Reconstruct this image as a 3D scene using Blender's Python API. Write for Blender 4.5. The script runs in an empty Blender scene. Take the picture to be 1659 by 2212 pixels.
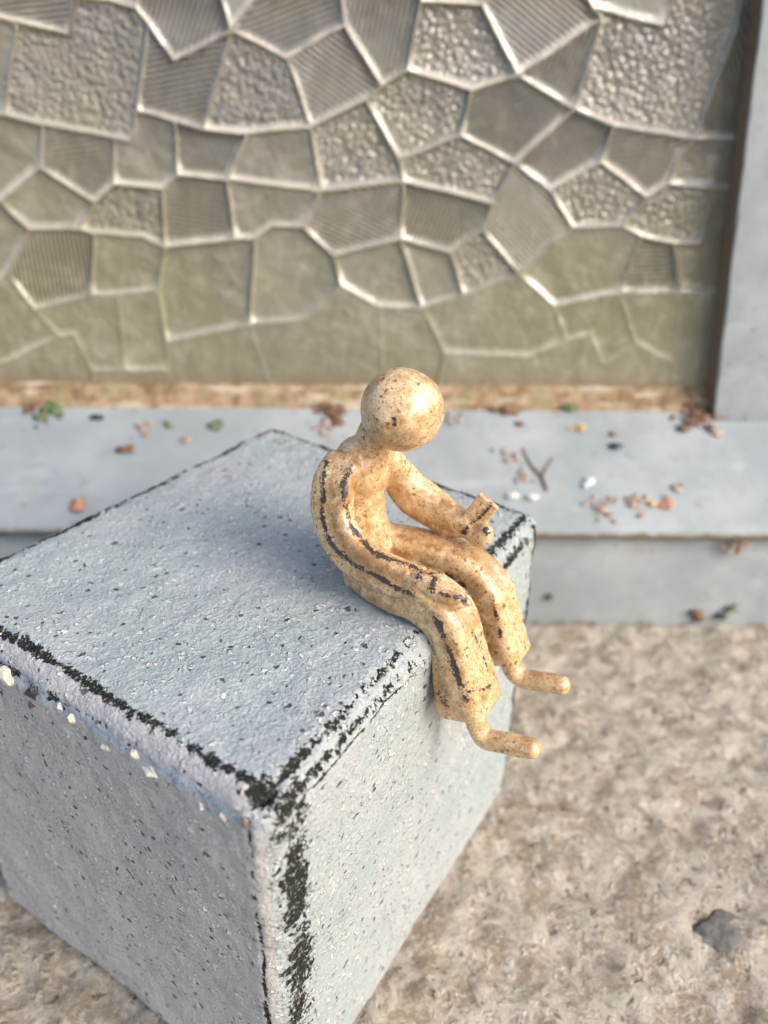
import bpy, bmesh, math, random
import numpy as np
from mathutils import Vector, Matrix, noise

# ------------------------------------------------------------------ basics
# All shapes are laid out in working units of 6 mm (the block is about 12 cm).
U = 0.006
SC = bpy.context.scene
COL = SC.collection
R = math.radians

# ------------------------------------------------------------------ camera
PITCH, ROLL = R(29.1168), R(0.409)
fw = Vector((0, math.cos(PITCH), -math.sin(PITCH)))
rt = Vector((1, 0, 0))
up = rt.cross(fw)
cr = rt * math.cos(ROLL) + up * math.sin(ROLL)
cu = -rt * math.sin(ROLL) + up * math.cos(ROLL)
cam_d = bpy.data.cameras.new('camera')
cam = bpy.data.objects.new('camera', cam_d)
COL.objects.link(cam)
M4 = Matrix((cr, cu, -fw)).transposed().to_4x4()
M4.translation = Vector((0, 0, 38.418)) * U
cam.matrix_world = M4
cam_d.sensor_fit = 'VERTICAL'
cam_d.sensor_height = 36
cam_d.sensor_width = 27
cam_d.lens = 36 * 1668.3 / 2212
cam_d.clip_start = 0.005
cam_d.clip_end = 100
cam_d.dof.use_dof = True
cam_d.dof.focus_distance = 29.8 * U
cam_d.dof.aperture_fstop = cam_d.lens * 1e-3 / (0.50 * U)
SC.camera = cam

# ------------------------------------------------------------------ sky and sun
SUN_AZ, SUN_EL = R(122), R(34)      # azimuth clockwise from +Y
world = bpy.data.worlds.new('World')
SC.world = world
world.use_nodes = True
wn = world.node_tree.nodes
sky = wn.new('ShaderNodeTexSky')
sky.sky_type = 'NISHITA'
sky.sun_disc = False
sky.sun_elevation = SUN_EL
sky.sun_rotation = SUN_AZ
sky.air_density = 1.0
sky.dust_density = 3.0
sky.ozone_density = 0.6
wn['Background'].inputs['Strength'].default_value = 0.15
world.node_tree.links.new(sky.outputs[0], wn['Background'].inputs[0])
sun_d = bpy.data.lights.new('sun', 'SUN')
sun_d.energy = 0.9
sun_d.angle = R(30)
sun_d.color = (1.0, 0.99, 0.975)
sun = bpy.data.objects.new('sun', sun_d)
COL.objects.link(sun)
sdir = Vector((math.sin(SUN_AZ) * math.cos(SUN_EL), math.cos(SUN_AZ) * math.cos(SUN_EL), math.sin(SUN_EL)))
sun.rotation_euler = sdir.to_track_quat('Z', 'Y').to_euler()
sun.location = sdir * 2
SC.view_settings.view_transform = 'Standard'
SC.view_settings.look = 'None'
SC.view_settings.gamma = 1
SC.view_settings.exposure = 0.98
SC.view_settings.use_curve_mapping = False
SC.cycles.max_bounces = 6
SC.cycles.transmission_bounces = 4
SC.cycles.glossy_bounces = 3
SC.cycles.diffuse_bounces = 3
SC.cycles.caustics_reflective = False
SC.cycles.caustics_refractive = False
SC.cycles.adaptive_threshold = 0.02

# ------------------------------------------------------------------ helpers
def tag(o, label=None, cat=None, group=None, kind=None):
    if label: o['label'] = label
    if cat: o['category'] = cat
    if group: o['group'] = group
    if kind: o['kind'] = kind
    return o

def link(name, me, mat=None, parent=None, smooth=True):
    o = bpy.data.objects.new(name, me)
    COL.objects.link(o)
    if mat: me.materials.append(mat)
    if smooth and len(me.polygons):
        me.polygons.foreach_set('use_smooth', [True] * len(me.polygons))
    if parent: o.parent = parent
    return o

def mesh_of(verts, faces, name='mesh'):
    me = bpy.data.meshes.new(name)
    me.from_pydata((np.asarray(verts, float) * U).tolist(), [], faces)
    me.update()
    return me

def from_bm(bm, name='mesh'):
    me = bpy.data.meshes.new(name)
    bmesh.ops.scale(bm, vec=(U, U, U), verts=bm.verts)
    bm.to_mesh(me); bm.free()
    return me

def empty(name, loc=(0, 0, 0), rz=0):
    o = bpy.data.objects.new(name, None)
    o.empty_display_size = 0.01
    COL.objects.link(o)
    o.location = Vector(loc) * U
    o.rotation_euler = (0, 0, rz)
    return o

# ---- node helpers
class NT:
    def __init__(s, name):
        s.m = bpy.data.materials.new(name); s.m.use_nodes = True
        s.t = s.m.node_tree; s.n = s.t.nodes; s.l = s.t.links
        s.b = s.n['Principled BSDF']
        tc = s.n.new('ShaderNodeTexCoord')
        vm = s.n.new('ShaderNodeVectorMath'); vm.operation = 'SCALE'; vm.inputs['Scale'].default_value = 1 / U
        s.l.new(tc.outputs['Object'], vm.inputs[0]); s.P = vm.outputs[0]
    def put(s, inp, v):
        if isinstance(v, (int, float, tuple)): inp.default_value = v
        else: s.l.new(v, inp)
    def math(s, op, a, b=0.0, c=0.0, clamp=False):
        n = s.n.new('ShaderNodeMath'); n.operation = op; n.use_clamp = clamp
        for i, v in enumerate((a, b, c)): s.put(n.inputs[i], v)
        return n.outputs[0]
    def noise(s, scale, detail=4, rough=.55, vec=None, dist=0.0, stretch=None, off=None):
        n = s.n.new('ShaderNodeTexNoise')
        n.inputs['Scale'].default_value = scale; n.inputs['Detail'].default_value = detail
        n.inputs['Roughness'].default_value = rough; n.inputs['Distortion'].default_value = dist
        s.put(n.inputs['Vector'], s.map(vec or s.P, stretch, off) if (stretch or off) else (vec or s.P))
        return n.outputs['Fac']
    def map(s, vec, sc=None, loc=None, rot=None):
        n = s.n.new('ShaderNodeMapping')
        if sc: n.inputs['Scale'].default_value = sc
        if loc: n.inputs['Location'].default_value = loc
        if rot: n.inputs['Rotation'].default_value = rot
        s.l.new(vec, n.inputs['Vector']); return n.outputs[0]
    def step(s, v, a, b):           # smooth ramp 0..1 between a and b
        n = s.n.new('ShaderNodeMapRange'); n.interpolation_type = 'SMOOTHSTEP'
        s.put(n.inputs[0], v); n.inputs[1].default_value = a; n.inputs[2].default_value = b
        return n.outputs[0]
    def mix(s, f, a, b):
        n = s.n.new('ShaderNodeMix'); n.data_type = 'RGBA'
        s.put(n.inputs[0], f)
        for i, v in ((6, a), (7, b)):
            if isinstance(v, tuple): v = tuple(v) + (1,) if len(v) == 3 else v
            s.put(n.inputs[i], v)
        return n.outputs[2]
    def dots(s, scale, keep, rad, vec=None, soft=.35, warp=0.0, stretch=None, off=None):
        """scattered spots: one voronoi cell in some carries a spot of random size"""
        v = vec or s.P
        if stretch or off: v = s.map(v, stretch, off)
        if warp:
            nn = s.n.new('ShaderNodeTexNoise'); nn.inputs['Scale'].default_value = scale * 1.7; nn.inputs['Detail'].default_value = 2
            s.l.new(v, nn.inputs['Vector'])
            w = s.n.new('ShaderNodeVectorMath'); w.operation = 'MULTIPLY_ADD'
            s.l.new(nn.outputs['Color'], w.inputs[0]); w.inputs[1].default_value = (warp,) * 3; s.l.new(v, w.inputs[2])
            v = w.outputs[0]
        n = s.n.new('ShaderNodeTexVoronoi'); n.inputs['Scale'].default_value = scale
        s.l.new(v, n.inputs['Vector'])
        sp = s.n.new('ShaderNodeSeparateColor'); s.l.new(n.outputs['Color'], sp.inputs[0])
        on = s.math('LESS_THAN', sp.outputs[0], keep)
        rr = s.math('MULTIPLY_ADD', sp.outputs[1], rad * .75, rad * .35)
        d = s.math('DIVIDE', n.outputs['Distance'], rr)
        return s.math('MULTIPLY', on, s.math('SUBTRACT', 1.0, s.step(d, 1 - soft, 1 + soft)))
    def attr(s, name, kind='GEOMETRY'):
        n = s.n.new('ShaderNodeAttribute'); n.attribute_type = kind; n.attribute_name = name
        return n.outputs['Fac']
    def bump(s, h, dist, strength=1.0, prev=None):
        n = s.n.new('ShaderNodeBump'); n.inputs['Strength'].default_value = strength
        n.inputs['Distance'].default_value = dist * U
        s.put(n.inputs['Height'], h)
        if prev: s.l.new(prev, n.inputs['Normal'])
        return n.outputs[0]
    def out(s, color, rough, normal=None, spec=.5, **kw):
        s.put(s.b.inputs['Base Color'], color if not isinstance(color, tuple) else tuple(color) + (1,))
        s.put(s.b.inputs['Roughness'], rough)
        s.put(s.b.inputs['Specular IOR Level'], spec)
        if normal: s.l.new(normal, s.b.inputs['Normal'])
        for k, v in kw.items(): s.put(s.b.inputs[k.replace('_', ' ')], v)
        return s.m

# ------------------------------------------------------------------ materials
def mat_concrete():
    k = NT('rough concrete')
    big = k.noise(.16, 4, .6); mid = k.noise(.6, 6, .72, dist=.5); fine = k.noise(3.4, 6, .8); st = k.noise(1.5, 4, .65, stretch=(.7, 1.5, 1), off=(3, 3, 3))
    c = k.mix(k.step(mid, .42, .58), (.50, .395, .275), (.90, .79, .63))
    c = k.mix(k.math('MULTIPLY', k.step(big, .40, .65), .35), c, (.52, .46, .38))
    c = k.mix(k.math('MULTIPLY', k.step(st, .54, .66), .6), c, (.82, .745, .63))
    c = k.mix(k.math('MULTIPLY', k.step(fine, .52, .62), .8), c, (.80, .73, .62))
    c = k.mix(k.math('MULTIPLY', k.step(fine, .45, .36), .6), c, (.28, .225, .165))
    pit = k.dots(.62, .16, .30, warp=.7, soft=.6)
    c = k.mix(k.math('MULTIPLY', pit, .65), c, (.25, .195, .14))
    p3 = k.dots(1.7, .30, .22, warp=.6, soft=.4, off=(9, 4, 1))
    c = k.mix(k.math('MULTIPLY', p3, .75), c, (.20, .175, .145))
    lg = k.dots(1.6, .55, .40, warp=.7, soft=.5, off=(2, 9, 4)); dg = k.dots(1.25, .42, .27, warp=1.1, soft=.5, off=(6, 2, 8))
    c = k.mix(k.math('MULTIPLY', lg, .7), c, (.88, .80, .67))
    c = k.mix(k.math('MULTIPLY', dg, .62), c, (.26, .20, .135))
    h = k.math('ADD', k.math('MULTIPLY', mid, 1.0), k.math('MULTIPLY', fine, .55))
    h = k.math('SUBTRACT', k.math('MULTIPLY_ADD', lg, .35, h), k.math('MULTIPLY', dg, .5))
    h = k.math('SUBTRACT', h, k.math('MULTIPLY', pit, .25))
    return k.out(c, .93, k.bump(h, .8, 1.0), spec=.2)

def mat_block():
    k = NT('speckled grey paint on stone')
    big = k.noise(.22, 3, .5); mid = k.noise(1.1, 4, .6); fine = k.noise(7, 4, .65); grain = k.noise(14, 3, .7)
    c = k.mix(k.step(big, .35, .66), (.365, .425, .415), (.43, .45, .45))
    c = k.mix(k.math('MULTIPLY', k.step(mid, .42, .7), .55), c, (.46, .505, .485))
    warm = k.attr('warm')  # left face: bounced light mixed into the same paint
    c = k.mix(k.math('MULTIPLY', warm, .75), c, k.mix(mid, (.50, .455, .425), (.575, .53, .50)))
    c = k.mix(k.math('MULTIPLY', k.step(fine, .52, .64), .6), c, (.66, .69, .685))
    c = k.mix(k.math('MULTIPLY', k.step(grain, .53, .62), .6), c, (.25, .265, .27))
    white = k.dots(3.5, .5, .42, warp=.45)
    c = k.mix(k.math('MULTIPLY', white, .8), c, (.78, .775, .74))
    cream = k.dots(2.2, .07, .26, warp=.15, off=(4, 7, 2))
    c = k.mix(k.math('MULTIPLY', cream, .9), c, (.74, .64, .46))
    wear = k.attr('wear')
    chipn = k.math('ADD', k.math('MULTIPLY', k.noise(2.2, 5, .7, dist=.6, off=(2, 5, 1)), 1.0), k.math('MULTIPLY', k.math('SUBTRACT', k.noise(6.0, 3, .6, off=(7, 1, 3)), .5), .7))
    chip = k.step(k.math('MULTIPLY_ADD', wear, .42, chipn), .745, .785)
    groove = k.attr('groove')
    c = k.mix(k.math('MULTIPLY', groove, .85), c, (.40, .46, .53))
    # flakes where the paint never took: small slanted pits
    pit = k.dots(1.6, .25, .20, warp=.5, soft=.25, stretch=(1, 1, 1.5))
    pit2 = k.dots(2.5, .30, .23, warp=.35, soft=.3, off=(1, 8, 3))
    pits = k.math('MAXIMUM', pit, pit2)
    pcol = k.mix(k.step(k.noise(1.7, 2), .45, .6), (.035, .033, .034), (.12, .10, .095))
    c = k.mix(k.math('MULTIPLY', pits, .88), c, pcol)
    ccol = k.mix(k.step(k.noise(9, 3, .7), .56, .70), (.012, .014, .014), (.34, .31, .22))
    c = k.mix(chip, c, ccol)
    h = k.math('ADD', k.math('MULTIPLY', fine, .8), k.math('MULTIPLY', k.noise(3.2, 4, .6, stretch=(1, 1.0, 1.6)), .55))
    h = k.math('ADD', h, k.math('MULTIPLY', white, .9))
    h = k.math('SUBTRACT', h, k.math('MULTIPLY', pits, 1.2))
    h = k.math('SUBTRACT', h, k.math('MULTIPLY', chip, .8))
    return k.out(c, .78, k.bump(h, .20, .9), spec=.3)

def mat_clay():
    k = NT('glazed buff clay')
    big = k.noise(.55, 4, .6, dist=.3); mid = k.noise(3.0, 6, .75); fine = k.noise(11, 4, .75)
    c = k.mix(k.step(mid, .40, .64), (.76, .555, .315), (.53, .31, .12))
    c = k.mix(k.math('MULTIPLY', k.step(big, .47, .63), .62), c, (.34, .185, .07))
    c = k.mix(k.math('MULTIPLY', k.step(k.noise(1.1, 5, .7, off=(5, 2, 8)), .50, .64), .55), c, (.79, .62, .41))
    c = k.mix(k.math('MULTIPLY', k.step(fine, .53, .60), .75), c, (.36, .165, .045))
    s1 = k.dots(2.4, .70, .21, warp=.4); s2 = k.dots(4.4, .80, .31, warp=.2, off=(3, 1, 7)); s3 = k.dots(1.7, .30, .12, warp=.3, off=(1, 6, 2))
    den = k.step(k.noise(.9, 4, .65, off=(8, 3, 1)), .40, .56)
    c = k.mix(k.math('MULTIPLY', s1, .85), c, (.16, .06, .018))
    c = k.mix(k.math('MULTIPLY', k.math('MULTIPLY', s2, den), .85), c, (.20, .085, .022))
    c = k.mix(k.math('MULTIPLY', s3, .9), c, (.06, .028, .014))
    st = k.math('MULTIPLY', k.attr('stain'), k.step(k.noise(2.2, 5, .7, off=(3, 8, 5)), .36, .58))
    c = k.mix(k.math('MULTIPLY', st, .8), c, k.mix(mid, (.36, .18, .05), (.20, .09, .025)))
    # worn dark metallic pencil lines along the edges of the limbs
    d = k.attr('line')
    nn = k.noise(8.0, 4, .75, off=(2, 2, 9)); n2 = k.noise(2.0, 3, .6, off=(4, 4, 4))
    stain = k.math('MULTIPLY', k.math('SUBTRACT', 1.0, k.step(d, .0, .45)), k.step(k.noise(2.4, 4, .7, off=(1, 1, 5)), .46, .60))
    c = k.mix(k.math('MULTIPLY', stain, .55), c, (.42, .19, .055))
    w = k.math('MULTIPLY_ADD', k.math('SUBTRACT', nn, .5), -.75, d)
    w = k.math('MULTIPLY_ADD', k.math('SUBTRACT', n2, .5), -.55, w)
    ink = k.math('SUBTRACT', 1.0, k.step(w, .03, .07))
    c = k.mix(k.math('MULTIPLY', ink, .95), c, k.mix(k.noise(12, 2), (.010, .009, .014), (.05, .04, .045)))
    h = k.math('ADD', k.math('MULTIPLY', mid, .8), k.math('MULTIPLY', fine, .35))
    h = k.math('SUBTRACT', h, k.math('MULTIPLY', k.math('MAXIMUM', s1, s2), .15))
    h = k.math('ADD', h, k.math('MULTIPLY', k.math('MULTIPLY', ink, nn), .9))
    rough = k.math('SUBTRACT', k.math('MULTIPLY_ADD', mid, .24, .11), k.math('MULTIPLY', ink, .05))
    return k.out(c, rough, k.bump(h, .07, .5), spec=k.math('MULTIPLY_ADD', ink, -.3, .55), Coat_Weight=.55, Coat_Roughness=.09, Subsurface_Weight=.06, Subsurface_Scale=.25 * U)

def mat_sill():
    k = NT('weathered grey paint')
    big = k.noise(.12, 4, .6); mid = k.noise(.7, 5, .6); st = k.noise(.5, 4, .6, stretch=(.35, 1, 1))
    c = k.mix(k.step(big, .36, .66), (.27, .30, .308), (.36, .385, .39))
    c = k.mix(k.math('MULTIPLY', k.step(mid, .5, .72), .5), c, (.27, .283, .275))
    c = k.mix(k.math('MULTIPLY', k.step(st, .55, .75), .5), c, (.44, .47, .48))
    sp = k.dots(.7, .26, .24, warp=1.3, soft=.6)
    c = k.mix(k.math('MULTIPLY', sp, .6), c, (.27, .19, .14))
    rs = k.noise(.33, 5, .7, off=(7, 2, 2)); c = k.mix(k.math('MULTIPLY', k.step(rs, .58, .72), .55), c, (.30, .25, .205))
    gr = k.dots(.42, .12, .3, warp=.6, off=(3, 3, 3))
    c = k.mix(k.math('MULTIPLY', gr, .3), c, (.22, .30, .14))
    dirt = k.attr('dirt')
    dn = k.step(k.math('MULTIPLY_ADD', dirt, .55, k.noise(.8, 5, .7)), .78, 1.0)
    c = k.mix(k.math('MULTIPLY', dn, .9), c, k.mix(k.noise(1.3, 3), (.10, .065, .04), (.26, .185, .115)))
    h = k.math('ADD', mid, k.math('MULTIPLY', k.noise(5, 3), .4))
    return k.out(c, .6, k.bump(h, .12, .5), spec=.35)

def mat_rust():
    k = NT('rusty putty')
    mid = k.noise(.8, 5, .65); st = k.noise(.55, 4, .6, stretch=(.4, 1, 2.5))
    c = k.mix(k.step(mid, .35, .65), (.19, .12, .065), (.40, .29, .18))
    c = k.mix(k.step(st, .52, .68), c, (.52, .45, .35))
    c = k.mix(k.math('MULTIPLY', k.step(k.noise(.4, 3, off=(4, 1, 1)), .52, .65), .6), c, (.27, .25, .12))
    return k.out(c, .9, k.bump(mid, .3, .8), spec=.2)

def mat_glass(name, kind):
    k = NT(name)
    sep = k.n.new('ShaderNodeSeparateXYZ'); k.l.new(k.P, sep.inputs[0])
    big = k.noise(.10, 3, .55); mid = k.noise(.8, 4, .6)
    c = k.mix(k.step(big, .36, .64), (.275, .255, .185), (.365, .338, .262))
    c = k.mix(k.math('MULTIPLY', k.step(k.noise(.07, 3, .5, off=(11, 3, 6)), .48, .62), .5), c, (.30, .29, .30))  # bluish sky reflection put into the base colour, in patches
    # algae film: grows from the foot of the pane upwards, in patches
    film = k.step(k.math('MULTIPLY_ADD', k.math('SUBTRACT', k.noise(.16, 4, .6, off=(2, 7, 1)), .5), 16.0, sep.outputs[2]), 44.0, 21.0)
    c = k.mix(k.math('MULTIPLY', film, .72), c, k.mix(mid, (.215, .205, .12), (.325, .305, .195)))
    c = k.mix(k.math('MULTIPLY', k.step(mid, .5, .75), .4), c, (.50, .455, .385))
    ridge = k.attr('ridge')            # sky light on the moulded seams, painted as cream
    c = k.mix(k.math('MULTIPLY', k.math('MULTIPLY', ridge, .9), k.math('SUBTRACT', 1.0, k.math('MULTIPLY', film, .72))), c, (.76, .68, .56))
    moss = k.math('MULTIPLY', k.attr('moss'), k.step(k.noise(1.1, 3, .6, off=(5, 5, 5)), .38, .55))
    c = k.mix(k.math('MULTIPLY', moss, .85), c, (.40, .385, .13))
    foot = k.step(k.math('MULTIPLY_ADD', k.noise(.5, 4, .6), 3.0, sep.outputs[2]), 19.6, 17.8)
    c = k.mix(k.math('MULTIPLY', foot, .8), c, (.27, .20, .12))
    floor = k.attr('floor')
    h = k.math('MULTIPLY_ADD', k.noise(.45, 3, .5, off=(6, 1, 3)), 2.8, k.math('MULTIPLY', mid, .5))
    if kind == 0:
        vr = k.n.new('ShaderNodeVectorRotate'); vr.rotation_type = 'Y_AXIS'
        k.l.new(k.P, vr.inputs['Vector']); k.l.new(k.attr('stripe_angle', 'OBJECT'), vr.inputs['Angle'])
        w = k.n.new('ShaderNodeTexWave'); w.wave_type = 'BANDS'; w.bands_direction = 'Z'
        w.inputs['Scale'].default_value = .92; w.inputs['Distortion'].default_value = 1.2
        w.inputs['Detail'].default_value = 2; w.inputs['Detail Scale'].default_value = .6
        k.l.new(vr.outputs[0], w.inputs['Vector'])
        h = k.math('ADD', h, k.math('MULTIPLY', w.outputs['Fac'], floor))
        nb = k.bump(h, .17, 1.0)
    elif kind == 1:
        v = k.n.new('ShaderNodeTexVoronoi'); v.inputs['Scale'].default_value = 2.5; v.feature = 'F1'
        k.l.new(k.P, v.inputs['Vector'])
        h = k.math('SUBTRACT', h, k.math('MULTIPLY', k.math('MULTIPLY', v.outputs['Distance'], 2.0), floor))
        nb = k.bump(h, .12, .9)
    else:
        nb = k.bump(k.math('ADD', h, k.math('MULTIPLY', k.noise(2.6, 3), .35)), .22, .6)
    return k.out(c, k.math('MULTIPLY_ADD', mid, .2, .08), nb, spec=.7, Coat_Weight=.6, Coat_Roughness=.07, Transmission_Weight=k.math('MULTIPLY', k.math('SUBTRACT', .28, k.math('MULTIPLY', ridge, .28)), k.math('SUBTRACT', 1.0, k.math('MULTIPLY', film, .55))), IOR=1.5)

def mat_plain(name, c1, c2, rough=.85, scale=2.0):
    k = NT(name)
    n = k.noise(scale, 4, .65)
    return k.out(k.mix(k.step(n, .35, .65), c1, c2), rough, k.bump(n, .2, .7), spec=.25)

CONC, BLOCK, CLAY, SILL, RUST = mat_concrete(), mat_block(), mat_clay(), mat_sill(), mat_rust()
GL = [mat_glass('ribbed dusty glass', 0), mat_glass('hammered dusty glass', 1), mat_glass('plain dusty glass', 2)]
MOSS = mat_plain('moss', (.10, .13, .055), (.20, .25, .12))
BROWN = mat_plain('brown crust', (.13, .075, .045), (.27, .17, .11))
TAN = mat_plain('pinkish tan crust', (.33, .235, .18), (.50, .41, .34))
DARKC = mat_plain('dark crust', (.045, .045, .05), (.10, .09, .09))
CREAM = mat_plain('cream stone', (.62, .54, .40), (.76, .71, .60), .7)
WHITE = mat_plain('chalky white', (.66, .65, .63), (.76, .75, .73))
ORANGE = mat_plain('orange flake', (.46, .22, .15), (.52, .30, .22))
YELLOW = mat_plain('yellow flake', (.50, .36, .12), (.60, .46, .2))
STONE = mat_plain('dark aggregate', (.13, .122, .108), (.21, .195, .17))
DARK = mat_plain('dull blind behind the glass', (.15, .14, .12), (.25, .235, .205), .9, .12)

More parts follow.
